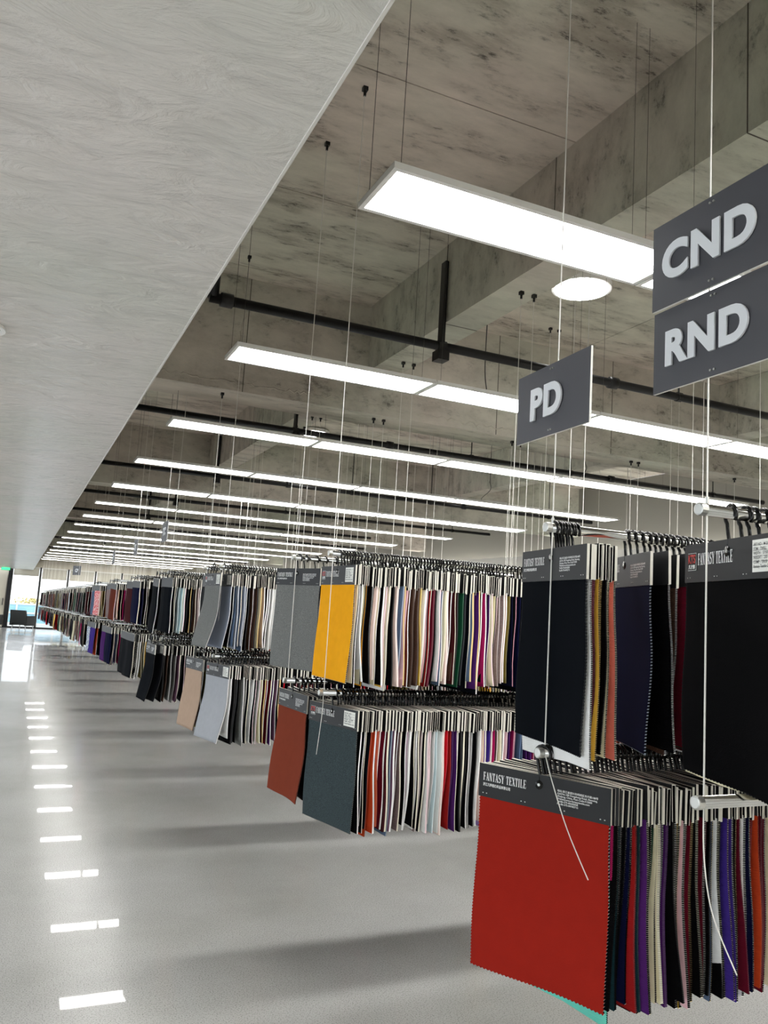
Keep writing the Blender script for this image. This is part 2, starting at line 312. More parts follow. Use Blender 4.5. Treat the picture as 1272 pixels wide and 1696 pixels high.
for k, (x, h) in enumerate([(0.6, 1.3), (2.7, 1.7), (5.0, 1.5), (-1.6, 1.2)]):
    tr = empty('shrub', (x, 49+k*.5, -.1)); tag(tr, 'pale yellow-green shrub beyond the blue fence, %s' % ['low and rounded', 'the tallest', 'right of the tallest', 'leftmost'][k], 'shrub', 'shrubs outside the far window')
    mb = MB(); rnd = random.Random(k)
    for i in range(420):
        a, r_, zz = rnd.uniform(0, 6.28), rnd.uniform(0, .9)**.5*.9, rnd.uniform(.4, 1)*h
        c = Vector((r_*math.cos(a), r_*math.sin(a)*.6, zz)); d = Vector((rnd.gauss(0, 1), rnd.gauss(0, 1), rnd.gauss(0, 1))).normalized()*.09; e_ = d.orthogonal().normalized()*.05
        mb.poly([tuple(c-d), tuple(c+e_), tuple(c+d), tuple(c-e_)])
    tag(obj('foliage', mb.mesh('foliage', ML), tr), kind='stuff'); obj('trunk', MB().tube([(0, 0, 0), (.05, 0, h*.7)], .04).mesh('trunk', MT), tr)

# two lounge chairs by the far wall
MCH = mat('dark_upholstery', (.22, .225, .22), .8)
def chair(x, y, rz, label):
    e = empty('lounge_chair', (x, y, 0), (0, 0, rz)); tag(e, label, 'chair', 'lounge chairs by the far window')
    obj('seat', MB().box(-.33, .33, -.32, .30, .22, .42).mesh('seat', MCH), e)
    obj('backrest', MB().poly([(-.36, .22, .3), (.36, .22, .3), (.33, .36, .82), (-.33, .36, .82)]).poly([(-.36, .34, .3), (-.33, .46, .82), (.33, .46, .82), (.36, .34, .3)]).poly([(-.33, .36, .82), (.33, .36, .82), (.33, .46, .82), (-.33, .46, .82)]).poly([(-.36, .22, .3), (-.33, .36, .82), (-.33, .46, .82), (-.36, .34, .3)]).poly([(.36, .22, .3), (.36, .34, .3), (.33, .46, .82), (.33, .36, .82)]).mesh('backrest', MCH), e)
    for s in (-1, 1): obj('armrest', boxmesh('armrest', (s*.33-.05, s*.33+.05, -.3, .34, .2, .60), MCH), e)
    for sx in (-1, 1):
        for sy in (-1, 1): obj('leg', MB().tube([(sx*.28, sy*.25, .22), (sx*.32, sy*.29, 0)], [.02, .014]).mesh('leg', M_alu), e)
chair(.22, 36.6, math.pi*.82, 'dark grey lounge chair with its back to the aisle, below the bright window')
chair(-1.02, 36.2, math.pi*.85, 'dark grey lounge chair at the left edge, before the cream door')

# ------------------------------------------------------------------ LED panels
rowsY = [-3.7, -1.65, .37, 2.42, 4.39, 6.40, 8.40, 10.45, 12.7, 14.95, 17.1, 19.3, 21.6, 23.9, 26.2, 28.5, 30.8, 33.0, 35.2, 37.2]  # rows behind the camera are unseen, added for their light and reflections
ORD = ['first', 'second', 'third', 'fourth', 'fifth', 'sixth', 'seventh', 'eighth', 'ninth', 'tenth', 'eleventh', 'twelfth', 'thirteenth', 'fourteenth', 'fifteenth', 'sixteenth', 'seventeenth', 'eighteenth', 'nineteenth', 'twentieth']
def ordn(n):
    if n <= 20: return ORD[n-1]
    T = {2: 'twenty', 3: 'thirty', 4: 'forty', 5: 'fifty', 6: 'sixty', 7: 'seventy'}; t, u = divmod(n, 10)
    return (T[t][:-1]+'ieth') if u == 0 else T[t]+'-'+ORD[u-1]
fr = MB(); PL, PW, PT = 1.192, .295, .022; bd = .017
fr.box(0, PL, 0, bd, 0, PT).box(0, PL, PW-bd, PW, 0, PT).box(0, bd, bd, PW-bd, 0, PT).box(PL-bd, PL, bd, PW-bd, 0, PT).box(bd, PL-bd, bd, PW-bd, .012, PT)
frm = fr.mesh('frame', M_alu); dfm = boxmesh('diffuser', (bd, PL-bd, bd, PW-bd, .004, .0115), M_led)
drm = MB().box(.45, .75, .1, .15, PT, PT+.03).mesh('driver_box', M_alu)
LZ = 1.35+E0
def beam_z(x, y):
    for yb in xbeams:
        if yb-.02 <= y <= yb+.42: return XBEAMZ
    for a, b_ in ybeams:
        if a-.02 <= x <= b_+.02: return BEAMZ
    return SLAB
for ri, y in enumerate(rowsY):
    x0 = .9-.009*max(0, y-8)
    n = 5 if ri >= 3 else 5
    tilt = R(-2.6) if ri in (7, 9, 11, 13, 15) else 0
    for k in range(n):
        x = x0+1.2*k+.004
        e = empty('led_panel', (x, y-PW, LZ)); e.rotation_euler = (tilt, 0, 0)
        vis = ri-2
        if vis < 1: lab = 'LED panel behind the camera, %s from the left in the %s row back' % (ordn(k+1), ordn(2-ri+1))
        else: lab = 'lit slim LED panel, %s from the left in the %s ceiling row' % (ordn(k+1), ordn(vis))
        tag(e, lab, 'ceiling light', 'LED panels behind the camera' if vis < 1 else 'LED panels in the %s ceiling row' % ordn(vis))
        obj('frame', frm, e); obj('diffuser', dfm, e)
        if ri in (6, 8, 10) and k % 2 == 1: obj('driver_box', drm, e)
        for (wx, wy) in ((.03, .02), (.03, PW-.02)) if ri > 5 else ((.03, .02), (.03, PW-.02), (PL-.03, PW-.02)):
            zt = beam_z(x+wx, y-PW+wy)-LZ
            obj('suspension_wire', MB().tube([(wx, wy, PT), (wx, wy, zt)], .0011, 4).mesh('suspension_wire', M_dwire), e)

# round lamps on the slab
def disc(x, y, label):
    e = empty('round_lamp', (x, y, SLAB)); tag(e, label, 'ceiling light', 'round lamps on the concrete slab')
    n = 32; mb = MB(); mb.tube([(0, 0, 0), (0, 0, -.02), (0, 0, -.06)], [.17, .215, .215], n); obj('housing', mb.mesh('housing', M_alu, False), e)
    mb = MB(); mb.tube([(0, 0, -.06), (0, 0, -.066), (0, 0, -.069)], [.195, .19, .12], n); obj('diffuser', mb.mesh('diffuser', M_disc), e)
dl = [(3.48, 4.57, 'large round lit ceiling lamp beside the nearest concrete beam'), (3.5, 10.5, 'round lit ceiling lamp beyond the first cross beam, left column'), (3.48, 16.3, 'round lit ceiling lamp, third of the left column'),
      (7.6, 10.6, 'round lit ceiling lamp right of the left column, second bay'), (7.6, 16.4, 'round lit ceiling lamp, third of the right column'), (3.3, 22.4, 'round lit ceiling lamp, fourth of the left column'), (3.3, 28.4, 'round lit ceiling lamp, fifth of the left column'), (3.3, 34, 'round lit ceiling lamp, last of the left column')]
for a in dl: disc(*a)

# sprinkler pipes
PZ = 1.755+E0; PR = .03
def coupling(mb, x, y): mb.tube([(x-.04, y, PZ), (x-.035, y, PZ), (x+.035, y, PZ), (x+.04, y, PZ)], [.032, .042, .042, .032], 12)
for k in range(11):
    y = 4.55+3.1*k if k < 2 else (11.2+3.35*(k-2))
    x0 = .82 if k == 0 else .45; x1 = XW-.3 if k else XW-.3
    if k in (4,): x1 = 7.6
    e = empty('sprinkler_pipe', (x0, y, PZ)); tag(e, 'black sprinkler pipe crossing under the beams, %s from the camera' % ordn(k+1), 'pipe', 'black sprinkler pipes')
    mb = MB().tube([(0, 0, 0), (x1-x0, 0, 0)], PR, 14); obj('pipe', mb.mesh('pipe', M_black, True), e)
    z1 = SLAB-PZ
    obj('riser', MB().tube([(.02, 0, 0), (.02, 0, z1-.0)], .034, 10).mesh('riser', M_black, True), e)
    for xx in ((.10, 5.9, 2.95) if k < 3 else (.10,)):
        obj('coupling', MB().tube([(xx-.04, 0, 0), (xx-.035, 0, 0), (xx+.035, 0, 0), (xx+.04, 0, 0)], [.032, .043, .043, .032], 12).mesh('coupling', M_black, True), e)
    # flat strap hanger on the beam side and its clamp plate
    hx = 2.34-x0
    obj('strap_hanger', MB().box(hx-.004, hx+.02, -.030, .030, -.03, min(.58, z1-.05)).mesh('strap_hanger', M_black), e)
    obj('clamp_plate', MB().box(hx-.03, hx+.05, -.045, .045, -.10, -.035).tube([(hx-.02, 0, 0), (hx+.04, 0, 0)], .037, 10).mesh('clamp_plate', M_black), e)
    for hx in (4.4-x0, 5.75-x0, 8.0-x0):
        if hx > x1-x0: continue
        obj('rod_hanger', MB().tube([(hx, 0, 0), (hx, 0, z1)], .007, 6).box(hx-.03, hx+.03, -.03, .03, z1-.012, z1).tube([(hx-.02, 0, 0), (hx+.02, 0, 0)], .037, 10).mesh('rod_hanger', M_black), e)

# loose cable loops under the ceiling
def cable(pts, name, label, m=M_black, r=.004, cat='cable'):
    P = [Vector(p) for p in pts]; Q = []
    for i in range(len(P)-1):
        p0, p1, p2, p3 = P[max(i-1, 0)], P[i], P[i+1], P[min(i+2, len(P)-1)]
        for k in range(8):
            t = k/8; Q.append(0.5*((2*p1)+(-p0+p2)*t+(2*p0-5*p1+4*p2-p3)*t*t+(-p0+3*p1-3*p2+p3)*t**3))
    Q.append(P[-1]); o = obj(name, MB().tube(Q, r, 5).mesh(name, m, True)); return tag(o, label, cat)
cable([(2.85, 4.8, SLAB), (2.84, 4.8, SLAB-.35), (2.85, 4.82, SLAB-.7), (2.86, 4.8, BEAMZ-.32)], 'lamp_cable', 'thin black cable dropping to the second light row behind the strap hanger')
cable([(5.6, 7.2, SLAB), (5.6, 7.2, SLAB-.6), (5.55, 7.1, LZ+.35), (5.3, 6.9, LZ+.18), (5.1, 6.5, LZ+.06)], 'lamp_cable', 'black cable curling onto the third light row at right')
cable([(5.6, 9.2, SLAB), (5.6, 9.2, SLAB-.6), (5.55, 9.1, LZ+.35), (5.3, 8.9, LZ+.18), (5.1, 8.5, LZ+.06)], 'lamp_cable', 'black cable curling onto the fourth light row at right')

# ------------------------------------------------------------------ hanging rails
def Xr(y): return 1.22-.019*max(0, y-10)
def Zo(y): return -.0095*max(0, y-9)
RAILS = []
for k in range(17):
    yf = 1.20+2.13*k
    for t in (0, 1): RAILS.append((k, t, yf+.52*t if k else (1.20, 1.717)[t]))
ML_ = 1.30
def zup(y): return .243+E0+Zo(y)
def zlow(k, y): return (-.326 if k == 0 else -.362)+E0+Zo(y)*.9
rodm = MB().tube([(0, 0, 0), (ML_, 0, 0)], .0125, 14).mesh('rod', M_chrome, True)
capm = MB().tube([(-.004, 0, 0), (-.003, 0, 0), (.0, 0, 0), (.012, 0, 0)], [.010, .0128, .0135, .0135], 14).mesh('end_cap', M_cap)
clampm = MB().tube([(.02, 0, .0125), (.02, 0, .026)], .004, 6).mesh('wire_clamp', M_cap)
anchm = MB().box(-.012, .012, -.012, .012, -.02, 0).tube([(0, 0, -.02), (0, 0, -.045)], .007, 8).mesh('ceiling_anchor', M_black)
for i, (k, t, y) in enumerate(RAILS):
    nmod = 4 if k < 4 else 3
    for j in range(nmod):
        x0 = Xr(y)+j*1.35; zu, zl = zup(y), zlow(k, y)
        e = empty('hanging_rail', (x0, y, zl))
        place = 'the aisle end' if j == 0 else '%s section from the aisle' % ordn(j+1)
        tag(e, 'two-tier chrome wire-hung rail, %s from the camera, %s' % (ordn(i+1), place), 'rail', 'wire-hung chrome rails')
        obj('rod', rodm, e); obj('rod', rodm, e, (0, 0, zu-zl))
        if k < 6:
            for z in (0, zu-zl): obj('end_cap', capm, e, (0, 0, z))
            obj('wire_clamp', clampm, e, (0, 0, zu-zl))
        for wx in (.02, ML_-.02):
            zt = beam_z(x0+wx, y)-zl
            obj('wire', MB().tube([(wx, 0, -.012), (wx, 0, zt)], .0019 if i < 6 else .0024, 5).mesh('wire', M_wire), e)
            if k < 4: obj('ceiling_anchor', anchm, e, (wx, 0, zt))
        if j == 0 and i in (0, 1, 2):
            # cut-off wire tail dangling from the lower rod
            tails = {0: [(.02, 0, 0), (.012, -.01, -.10), (.025, -.02, -.20), (.06, -.045, -.30)],
                     1: [(.02, 0, 0), (.012, -.045, -.06), (.02, -.10, -.16), (.045, -.15, -.26)],
                     2: [(.02, 0, 0), (.018, 0, -.1), (.005, 0, -.26)]}[i]
            P = [Vector(p) for p in tails]; Q = []
            for a in range(len(P)-1):
                p0, p1, p2, p3 = P[max(a-1, 0)], P[a], P[a+1], P[min(a+2, len(P)-1)]
                for s in range(6):
                    tt = s/6; Q.append(0.5*((2*p1)+(-p0+p2)*tt+(2*p0-5*p1+4*p2-p3)*tt*tt+(-p0+3*p1-3*p2+p3)*tt**3))
            Q.append(P[-1]); obj('wire_tail', MB().tube(Q, .0014, 5).mesh('wire_tail', M_wire, True), e)

# ------------------------------------------------------------------ lettering
def text_mesh(body, size=1.0, ext=0.0, off=0.0, m=M_ink, align='LEFT', bevel=0.0, space=1.0):
    c = bpy.data.curves.new('t', 'FONT'); c.body = body; c.size = size; c.extrude = ext; c.offset = off; c.align_x = align; c.bevel_depth = bevel; c.space_character = space; c.resolution_u = 6
    o = bpy.data.objects.new('t', c); COL.objects.link(o); bpy.context.view_layer.update()
    me = bpy.data.meshes.new_from_object(o.evaluated_get(bpy.context.evaluated_depsgraph_get())); bpy.data.objects.remove(o); bpy.data.curves.remove(c)
    me.materials.clear(); me.materials.append(m); return me
# condensed slab-and-hairline capitals for the card lettering
def didone(word, h, m=M_ink):
    mb = MB(); x = 0; S, H = .15, .06
    def q(*p): mb.poly([(x+a, b_, 0) for a, b_ in p])
    def bx(a, b_, c, d): q((a, b_), (c, b_), (c, d), (a, d))
    def stem(a): bx(a, 0, a+S, 1); bx(a-.05, 0, a+S+.05, .045); bx(a-.05, .955, a+S+.05, 1)
    def hair(a): bx(a, 0, a+.05, 1); bx(a-.05, 0, a+.1, .045); bx(a-.05, .955, a+.1, 1)
    for ch in word:
        wd = .5
        if ch == ' ': x += .34; continue
        if ch in 'FE':
            stem(.06); bx(.2, .94, .46, 1); bx(.42, .76, .46, 1); bx(.2, .48, .36, .53); bx(.33, .40, .37, .61)
            if ch == 'E': bx(.2, 0, .48, .06); bx(.44, 0, .48, .26)
        elif ch == 'L': stem(.06); bx(.2, 0, .46, .06); bx(.42, 0, .46, .3)
        elif ch == 'I': stem(.06); wd = .30
        elif ch == 'T': stem(.17); bx(0, .94, .49, 1); bx(0, .74, .045, 1); bx(.445, .74, .49, 1)
        elif ch == 'A':
            q((.02, 0), (.07, 0), (.25, .9), (.22, 1)); q((.33, 0), (.50, 0), (.30, 1), (.18, 1)); bx(.12, .30, .38, .35); bx(-.03, 0, .14, .045); bx(.28, 0, .54, .045)
        elif ch == 'N': hair(.05); hair(.43); q((.03, 1), (.20, 1), (.48, 0), (.36, 0)); wd = .56
        elif ch == 'Y': q((.0, 1), (.17, 1), (.33, .45), (.20, .38)); q((.44, 1), (.49, 1), (.33, .45), (.27, .45)); bx(.18, 0, .33, .46); bx(.12, 0, .39, .045); bx(-.03, .955, .22, 1); bx(.38, .955, .54, 1)
        elif ch == 'X': q((.0, 1), (.17, 1), (.50, 0), (.33, 0)); q((.42, 1), (.47, 1), (.06, 0), (.01, 0)); bx(-.03, 0, .13, .045); bx(.28, 0, .54, .045); bx(-.03, .955, .22, 1); bx(.36, .955, .52, 1)
        elif ch == 'S':
            pts = []
            for a in range(0, 13): t = R(30+a*20); pts.append((.24+.17*math.cos(t), .74+.22*math.sin(t)))
            for a in range(0, 13): t = R(90-a*20); pts.append((.24+.18*math.cos(t), .27+.24*math.sin(t)))
            for a in range(len(pts)-1):
                p, q2 = Vector(pts[a]), Vector(pts[a+1]); d = (q2-p); nn = Vector((-d.y, d.x)).normalized()
                wa = .03+.05*math.sin(math.pi*min(1, a/24)); q(tuple(p-nn*wa), tuple(q2-nn*wa), tuple(q2+nn*wa), tuple(p+nn*wa))
            bx(.37, .74, .42, 1); bx(.04, 0, .09, .26)
        x += wd+.06
    me = mb.mesh('lettering', m); tot = x-.06
    for v in me.vertices: v.co = (v.co.x*h*1.0, v.co.y*h*1.0, 0)
    return me, tot*h
FT, FTW = didone('FANTASY TEXTILE', 1.0)
T_cn = text_mesh('浙江凡特思纺织品有限公司', 1.0, off=.02)
T_adr = text_mesh('地址:浙江省绍兴市柯桥区东升路188号\nAdd:No.188 Dongsheng Road, Shaoxing,\nZhejiang, China, Post Code:312000\nWebsite:www.fantasytextile.com\nTel:86-575-85645058\nFax:86-575-84782715', 1.0, off=.012)
T_kts = text_mesh('KTS', 1.0, off=.03, m=M_red); T_kcn = text_mesh('凡特思', 1.0, off=.03)
T_lab = text_mesh('ART NO :  M-21\nITEM :  TWILL\nWIDTH :  57/58"\nWEIGHT :  230 GSM\nCOMP :  T/R/SP\nFantasy Textile Co., Ltd', 1.0, off=.01, m=M_inkd)
def fit(me): xs = [v.co.x for v in me.vertices]; ys = [v.co.y for v in me.vertices]; return (min(xs), max(xs), min(ys), max(ys)) if xs else (0, 1, 0, 1)
TXB = {id(m_): fit(m_) for m_ in (FT, T_cn, T_adr, T_kts, T_kcn, T_lab)}
def put_text(name, me, parent, xo, y_left, z_bot, wdt, hgt, shear=0):
    # local frame of a card: left of the reader is +Y, up is +Z, the reader stands at -X
    x0, x1, y0, y1 = TXB[id(me)]; sx = wdt/(x1-x0); sy = hgt/(y1-y0)
    o = obj(name, me, parent)
    o.matrix_local = Matrix(((0, 0, -1, xo), (-sx, 0, 0, y_left+sx*x0), (shear*0, sy, 0, z_bot-sy*y0), (0, 0, 0, 1)))
    return o

# ------------------------------------------------------------------ swatches
CW, HH, FH, DROP = .37, .084, .415, .053
hook = MB(); P = [(0, .006, -.078), (0, .006, -.055), (0, .010, -.040)]
for a in range(-50, 236, 22): P.append((0, .0215*math.cos(R(a)), -.004+.0215*math.sin(R(a))))
hook.tube(P, .0042, 6); hook.tube([(-.005, .006, -.078), (.005, .006, -.078)], .011, 10)
hookm = hook.mesh('hook', M_plastic, True)
hl = MB(); P = [(0, .006, -.07), (0, .010, -.036)]+[(0, .0215*math.cos(R(a)), -.004+.0215*math.sin(R(a))) for a in range(-30, 230, 42)]
hl.tube(P, .0042, 4); hooklow = hl.mesh('hook', M_plastic, True)
rivm = MB().tube([(-.0065, .006, -.078), (.0065, .006, -.078)], .0036, 10).mesh('rivet', M_cap)
z1 = -DROP; z0 = -DROP-HH
headm = MB().box(-.0035, .0035, -CW/2, CW/2, z0, z1, side=[1, 1, 1, 1, 0, 0]).mesh('header_card', [M_card, M_core])
# open folded header: two leaves with a dark gap between their pale edges
hf = MB().box(-.006, -.0042, -CW/2, CW/2, z0, z1, side=[1, 1, 1, 1, 0, 0]).box(.0042, .006, -CW/2, CW/2, z0, z1, side=[1, 1, 1, 1, 0, 0]).box(-.006, .006, -CW/2, CW/2, z1, z1+.002, side=[0, 1, 1, 1, 0, 0])
headf = hf.mesh('header_card', [M_card, M_core])
stp = MB()
for yy in (-.165, -.06, .05, .165):
    stp.box(-.0046, -.0038, yy-.007, yy-.004, z0+.009, z0+.011).box(-.0046, -.0038, yy+.004, yy+.007, z0+.009, z0+.011)
staplem = stp.mesh('staples', M_cap)
def fabric_mesh(nU, nV, teeth, th, cm, em, em2, amp, phase, sway, belly, rnd, hgt=FH, wd=.362, corner=0):
    mb = MB(); zt = z0+.006
    def co(i, j):
        u = i/nU-.5; v = j/nV
        y = u*wd; z = zt-hgt*v
        if teeth:
            if i in (0, nU): y += (.0015 if j % 2 else -.0015)*(1 if i else -1)
            if j == nV: z += .0015 if i % 2 else -.0015
        x = amp*math.sin(phase+v*5.5+u*1.8)*min(1, v*2.5) + belly*math.sin(math.pi*(u+.5)*1.5+phase)*v + sway[0]*v*v
        y += sway[1]*v*v
        z += corner*v*(u+.5)
        return x, y, z
    n = nU+1
    for s in (-1, 1):
        for j in range(nV+1):
            for i in range(n):
                x, y, z = co(i, j); mb.v.append((x+s*th/2, y, z))
    off = n*(nV+1)
    for j in range(nV):
        for i in range(nU):
            a = j*n+i; mb.f.append((a, a+1, a+1+n, a+n)); mb.m.append(0)
            b_ = a+off; mb.f.append((b_, b_+n, b_+1+n, b_+1)); mb.m.append(0)
    for j in range(nV):
        mi = 1 if j % 2 else 2
        a = j*n; mb.f.append((a, a+n, a+n+off, a+off)); mb.m.append(mi)
        a = j*n+nU; mb.f.append((a, a+off, a+n+off, a+n)); mb.m.append(mi)
    for i in range(nU):
        mi = 1 if i % 2 else 2
        a = nV*n+i; mb.f.append((a, a+1, a+1+off, a+off)); mb.m.append(mi)
    me = mb.mesh('fabric', [cm, em, em2])
    me.polygons.foreach_set('use_smooth', [m_ == 0 for m_ in mb.m]); return me
COUNT = 0
def swatch(x, y, zr, colour, label, group, twist=0, kind=None, lvl=0, edge=None, head='plain', face=None, th=.0045, amp=.006, phase=0, sway=(0, 0), belly=.004, roll=0, hgt=FH, corner=0, rnd=random, wd=.362):
    global COUNT; COUNT += 1
    e = empty('fabric_swatch', (x, y, zr), (roll, 0, twist)); tag(e, label, 'fabric swatch', group)
    nU, nV, teeth = [(3, 14, False), (3, 200, True), (70, 110, True), (12, 24, False)][lvl]
    edge = edge or rnd.choices(['white', 'cream', colour, 'pink', 'black', 'gold'], [.30, .14, .38, .07, .07, .04])[0]
    cm = cloth(colour, kind); em = cloth(edge, edge=True); em2 = em if lvl in (0, 3) else cloth('black' if sum(CL[edge]) > 1.2 else colour, edge=(sum(CL[edge]) <= 1.2))
    obj('fabric', fabric_mesh(nU, nV, teeth, th, cm, em, em2, amp, phase, sway, belly, rnd, hgt, corner=corner, wd=wd), e)
    h = obj('header_card', headf if head == 'folded' else headm, e)
    hk = obj('hook', hookm if lvl or face else hooklow, e)
    if face:
        obj('rivet', rivm, hk); obj('staples', staplem, h); xo = -.0045
        if face == 'A':
            put_text('brand_lettering', FT, h, xo, CW/2-.014, z1-.042, .128, .021); put_text('company_lettering', T_cn, h, xo, CW/2-.014, z1-.056, .082, .0085)
            put_text('address_lettering', T_adr, h, xo, -.045, z1-.062, .108, .036)
        else:
            lg = obj('logo_badge', MB().box(xo, xo+.0005, CW/2-.052, CW/2-.016, z1-.058, z1-.020).mesh('logo_badge', M_ink), h)
            obj('logo_field', MB().box(xo-.0004, xo+.0001, CW/2-.0512, CW/2-.0168, z1-.0572, z1-.0208).mesh('logo_field', M_plastic), lg)
            put_text('logo_letters', T_kts, lg, xo-.0008, CW/2-.018, z1-.043, .032, .020); put_text('logo_characters', T_kcn, lg, xo-.0008, CW/2-.019, z1-.055, .030, .0095)
            put_text('brand_lettering', FT, h, xo, CW/2-.060, z1-.048, .140, .026)
            lb = obj('paper_label', MB().box(xo-.0003, xo, -CW/2+.018, -CW/2+.098, z1-.072, z1-.010).mesh('paper_label', M_paper), h)
            put_text('label_lettering', T_lab, lb, xo-.0006, -CW/2+.094, z1-.066, .068, .050)
            gl = MB()
            for q in range(5): gl.box(xo-.0006, xo-.0004, -CW/2+.020, -CW/2+.096, z1-.0205-.0105*q, z1-.0200-.0105*q)
            obj('label_grid', gl.mesh('label_grid', M_inkd), lb)
    return e

def run(k, t, tier, colours, x0, sp, lvl, seed, first_n, y, jitter=.003, twist0=0, tw=1.2, hero_label=None):
    """a run of swatches along one rod; colours is a list of names or (name, kind)"""
    rnd = random.Random(seed); zr = zup(y) if tier == 'upper' else zlow(k, y)
    ri = ordn(k*2+t+1); x = x0; xs = []
    for i, c in enumerate(colours):
        kind = None
        if isinstance(c, tuple): c, kind = c
        if c is None: x += sp; continue
        ph = i*.11+seed
        n = first_n+i
        nice = NICE.get(c, c)
        th = rnd.choice([.003, .004, .0055, .008])
        swatch(x, y, zr, c, '%s%s swatch, %s from the aisle on the %s rod of the %s rail' % (nice, ' '+kind if kind else '', ordn(n), tier, ri), 'swatches on the %s rod of the %s rail' % (tier, ri),
               twist=R(twist0*max(0, 1-i/12)+rnd.gauss(0, tw)), kind=kind, lvl=lvl, head=rnd.choice(['plain', 'plain', 'folded']), th=th, amp=.0045, phase=ph,
               sway=(rnd.gauss(0, .006), rnd.gauss(0, .012)), belly=rnd.uniform(-.006, .006), roll=R(rnd.gauss(0, 1.3)), hgt=FH+rnd.gauss(0, .010), rnd=rnd)
        xs.append(x); x += sp*rnd.uniform(.7, 1.3) if sp < .03 else sp*rnd.uniform(.6, 1.4)
    return x
def hero(k, t, tier, x, twist, colour, label, lvl=2, **kw):
    y = RAILS[k*2+t][2]; zr = zup(y) if tier == 'upper' else zlow(k, y)
    return swatch(x, y, zr, colour, label, 'swatches on the %s rod of the %s rail' % (tier, ordn(k*2+t+1)), twist=R(twist), lvl=lvl, **kw)
YR = {(k, t): y for k, t, y in RAILS}
OCC = {}      # how far (in X) each rod is filled with individual swatches
# rail 1 upper
hero(0, 0, 'upper', 1.305, -18, 'black', 'large black swatch with logo badge and paper label at the right edge', face='B', belly=.012, sway=(.01, 0), edge='black', amp=.004, hgt=.42, corner=.01)
OCC[0, 0, 'upper'] = run(0, 0, 'upper', ['cream', 'black', 'midnight', 'white', 'black', 'burgundy', 'charcoal', 'navy'], 1.345, .03, 1, 11, 2, YR[0, 0], twist0=-12)
OCC[0, 0, 'lower'] = 9
# rail 2 upper
hero(0, 1, 'upper', 1.245, -10, 'midnight', 'midnight blue-black swatch hanging first above the red swatch', face='A', belly=.006, edge='black', amp=.004)
hero(0, 1, 'upper', 1.258, -10, 'white', 'white swatch showing its corner below the midnight blue-black one', lvl=1, hgt=.438, edge='white', belly=.006, amp=.004, sway=(0, -.028), corner=-.02)
OCC[0, 1, 'upper'] = run(0, 1, 'upper', ['burgundy', 'gold', 'coral', 'black', 'cream', 'coral'], 1.266, .009, 1, 12, 3, YR[0, 1], twist0=-10, tw=.5)
hero(0, 1, 'upper', 1.485, -22, 'navy', 'dark navy swatch turned to show its face, middle of the second rail', face='A', edge='steel', belly=.005)
OCC[0, 1, 'upper'] = run(0, 1, 'upper', ['black', 'brown', 'burgundy', 'green', 'maroon', 'white', 'black', 'ice', 'white', 'coral', 'orange', 'burgundy'], 1.505, .021, 1, 13, 10, YR[0, 1], twist0=-12)
# rail 2 lower
hero(0, 1, 'lower', 1.235, 25, 'red', 'large brick red swatch facing the aisle, nearest on the lower rod', face='A', belly=.010, amp=.006, edge='white', hgt=.42, corner=0)
hero(0, 1, 'lower', 1.247, 25, 'turquoise', 'turquoise swatch showing as a strip under the brick red one', lvl=1, belly=.008, amp=.004, hgt=.450, corner=.045, edge='turquoise', sway=(0, -.006), wd=.345)
hero(0, 1, 'lower', 1.256, 24, 'magenta', 'magenta swatch with its edge showing left of the brick red one', lvl=1, belly=.008, amp=.004, sway=(0, .016), edge='magenta', wd=.350)
low2 = ['black', 'teal', 'black', 'navy', 'crimson', 'black', 'teal', 'purple', 'crimson', 'black', 'green', 'cream', 'cream', 'purple', 'purple', 'black', 'black', 'mustard', 'pink', 'crimson', 'burgundy', 'black', 'burgundy', 'burgundy',
        'black', 'steel', 'white', 'black', 'violet', 'violet', 'black', 'burgundy', 'white', 'navy', 'crimson', 'orange', 'burgundy', 'burgundy', 'cream', 'gold', 'black', 'white', 'gold', 'crimson', 'bluegrey', 'black', 'black']
OCC[0, 1, 'lower'] = run(0, 1, 'lower', low2, 1.268, .0142, 1, 14, 2, YR[0, 1], twist0=22)
# rail 3
hero(1, 0, 'upper', 1.27, 3, 'yellow', 'bright yellow swatch facing the aisle', face='B', edge='cream', sway=(-.012, 0), amp=.003)
up3 = ['cream', 'black', 'white', 'cream', 'yellow', 'black', 'white', 'blush', 'cream', 'black', 'gold', 'white', 'black', 'blush', 'white', 'steel', 'pink', 'pink', 'chestnut', 'brown', 'crimson', 'brown', 'mustard', 'white', 'pink', 'crimson',
       'burgundy', 'black', 'white', 'steel', 'cream', 'blush', 'maroon', 'maroon', 'brown', 'maroon', 'green', ('midnight', 'melange'), ('midnight', 'melange'), 'steel', 'purple', 'purple', 'midnight', 'magenta', 'midnight', 'purple', 'cream', 'cream', 'chestnut', 'taupe', 'taupe', 'blush', 'olive']
OCC[1, 0, 'upper'] = run(1, 0, 'upper', up3, 1.288, .0148, 0, 15, 2, YR[1, 0])
hero(1, 0, 'lower', 1.29, 14, 'slate', 'dark slate green-grey swatch with badge and paper label facing the aisle', face='B', edge='black', belly=.002, amp=.004, corner=0)
lo3 = ['black', 'midnight', 'black', 'midnight', 'orange', 'orange', 'orange', 'blush', 'burgundy', 'white', 'maroon', 'burgundy', 'steel', 'mauve', 'maroon', 'taupe', 'black', 'mauve', 'white', 'black', 'white', 'black', 'taupe', 'black', 'white', 'black', 'white',
       'ice', 'white', 'blush', 'scarlet', 'crimson', 'purple', 'purple', 'violet', 'black', 'black', 'black', 'black', 'white', 'black', 'white', 'blush', 'lilac', 'violet', 'blush', 'magenta', 'burgundy', 'cream', 'black', 'white', 'pink']
OCC[1, 0, 'lower'] = run(1, 0, 'lower', lo3, 1.316, .0150, 0, 16, 2, YR[1, 0], twist0=13)
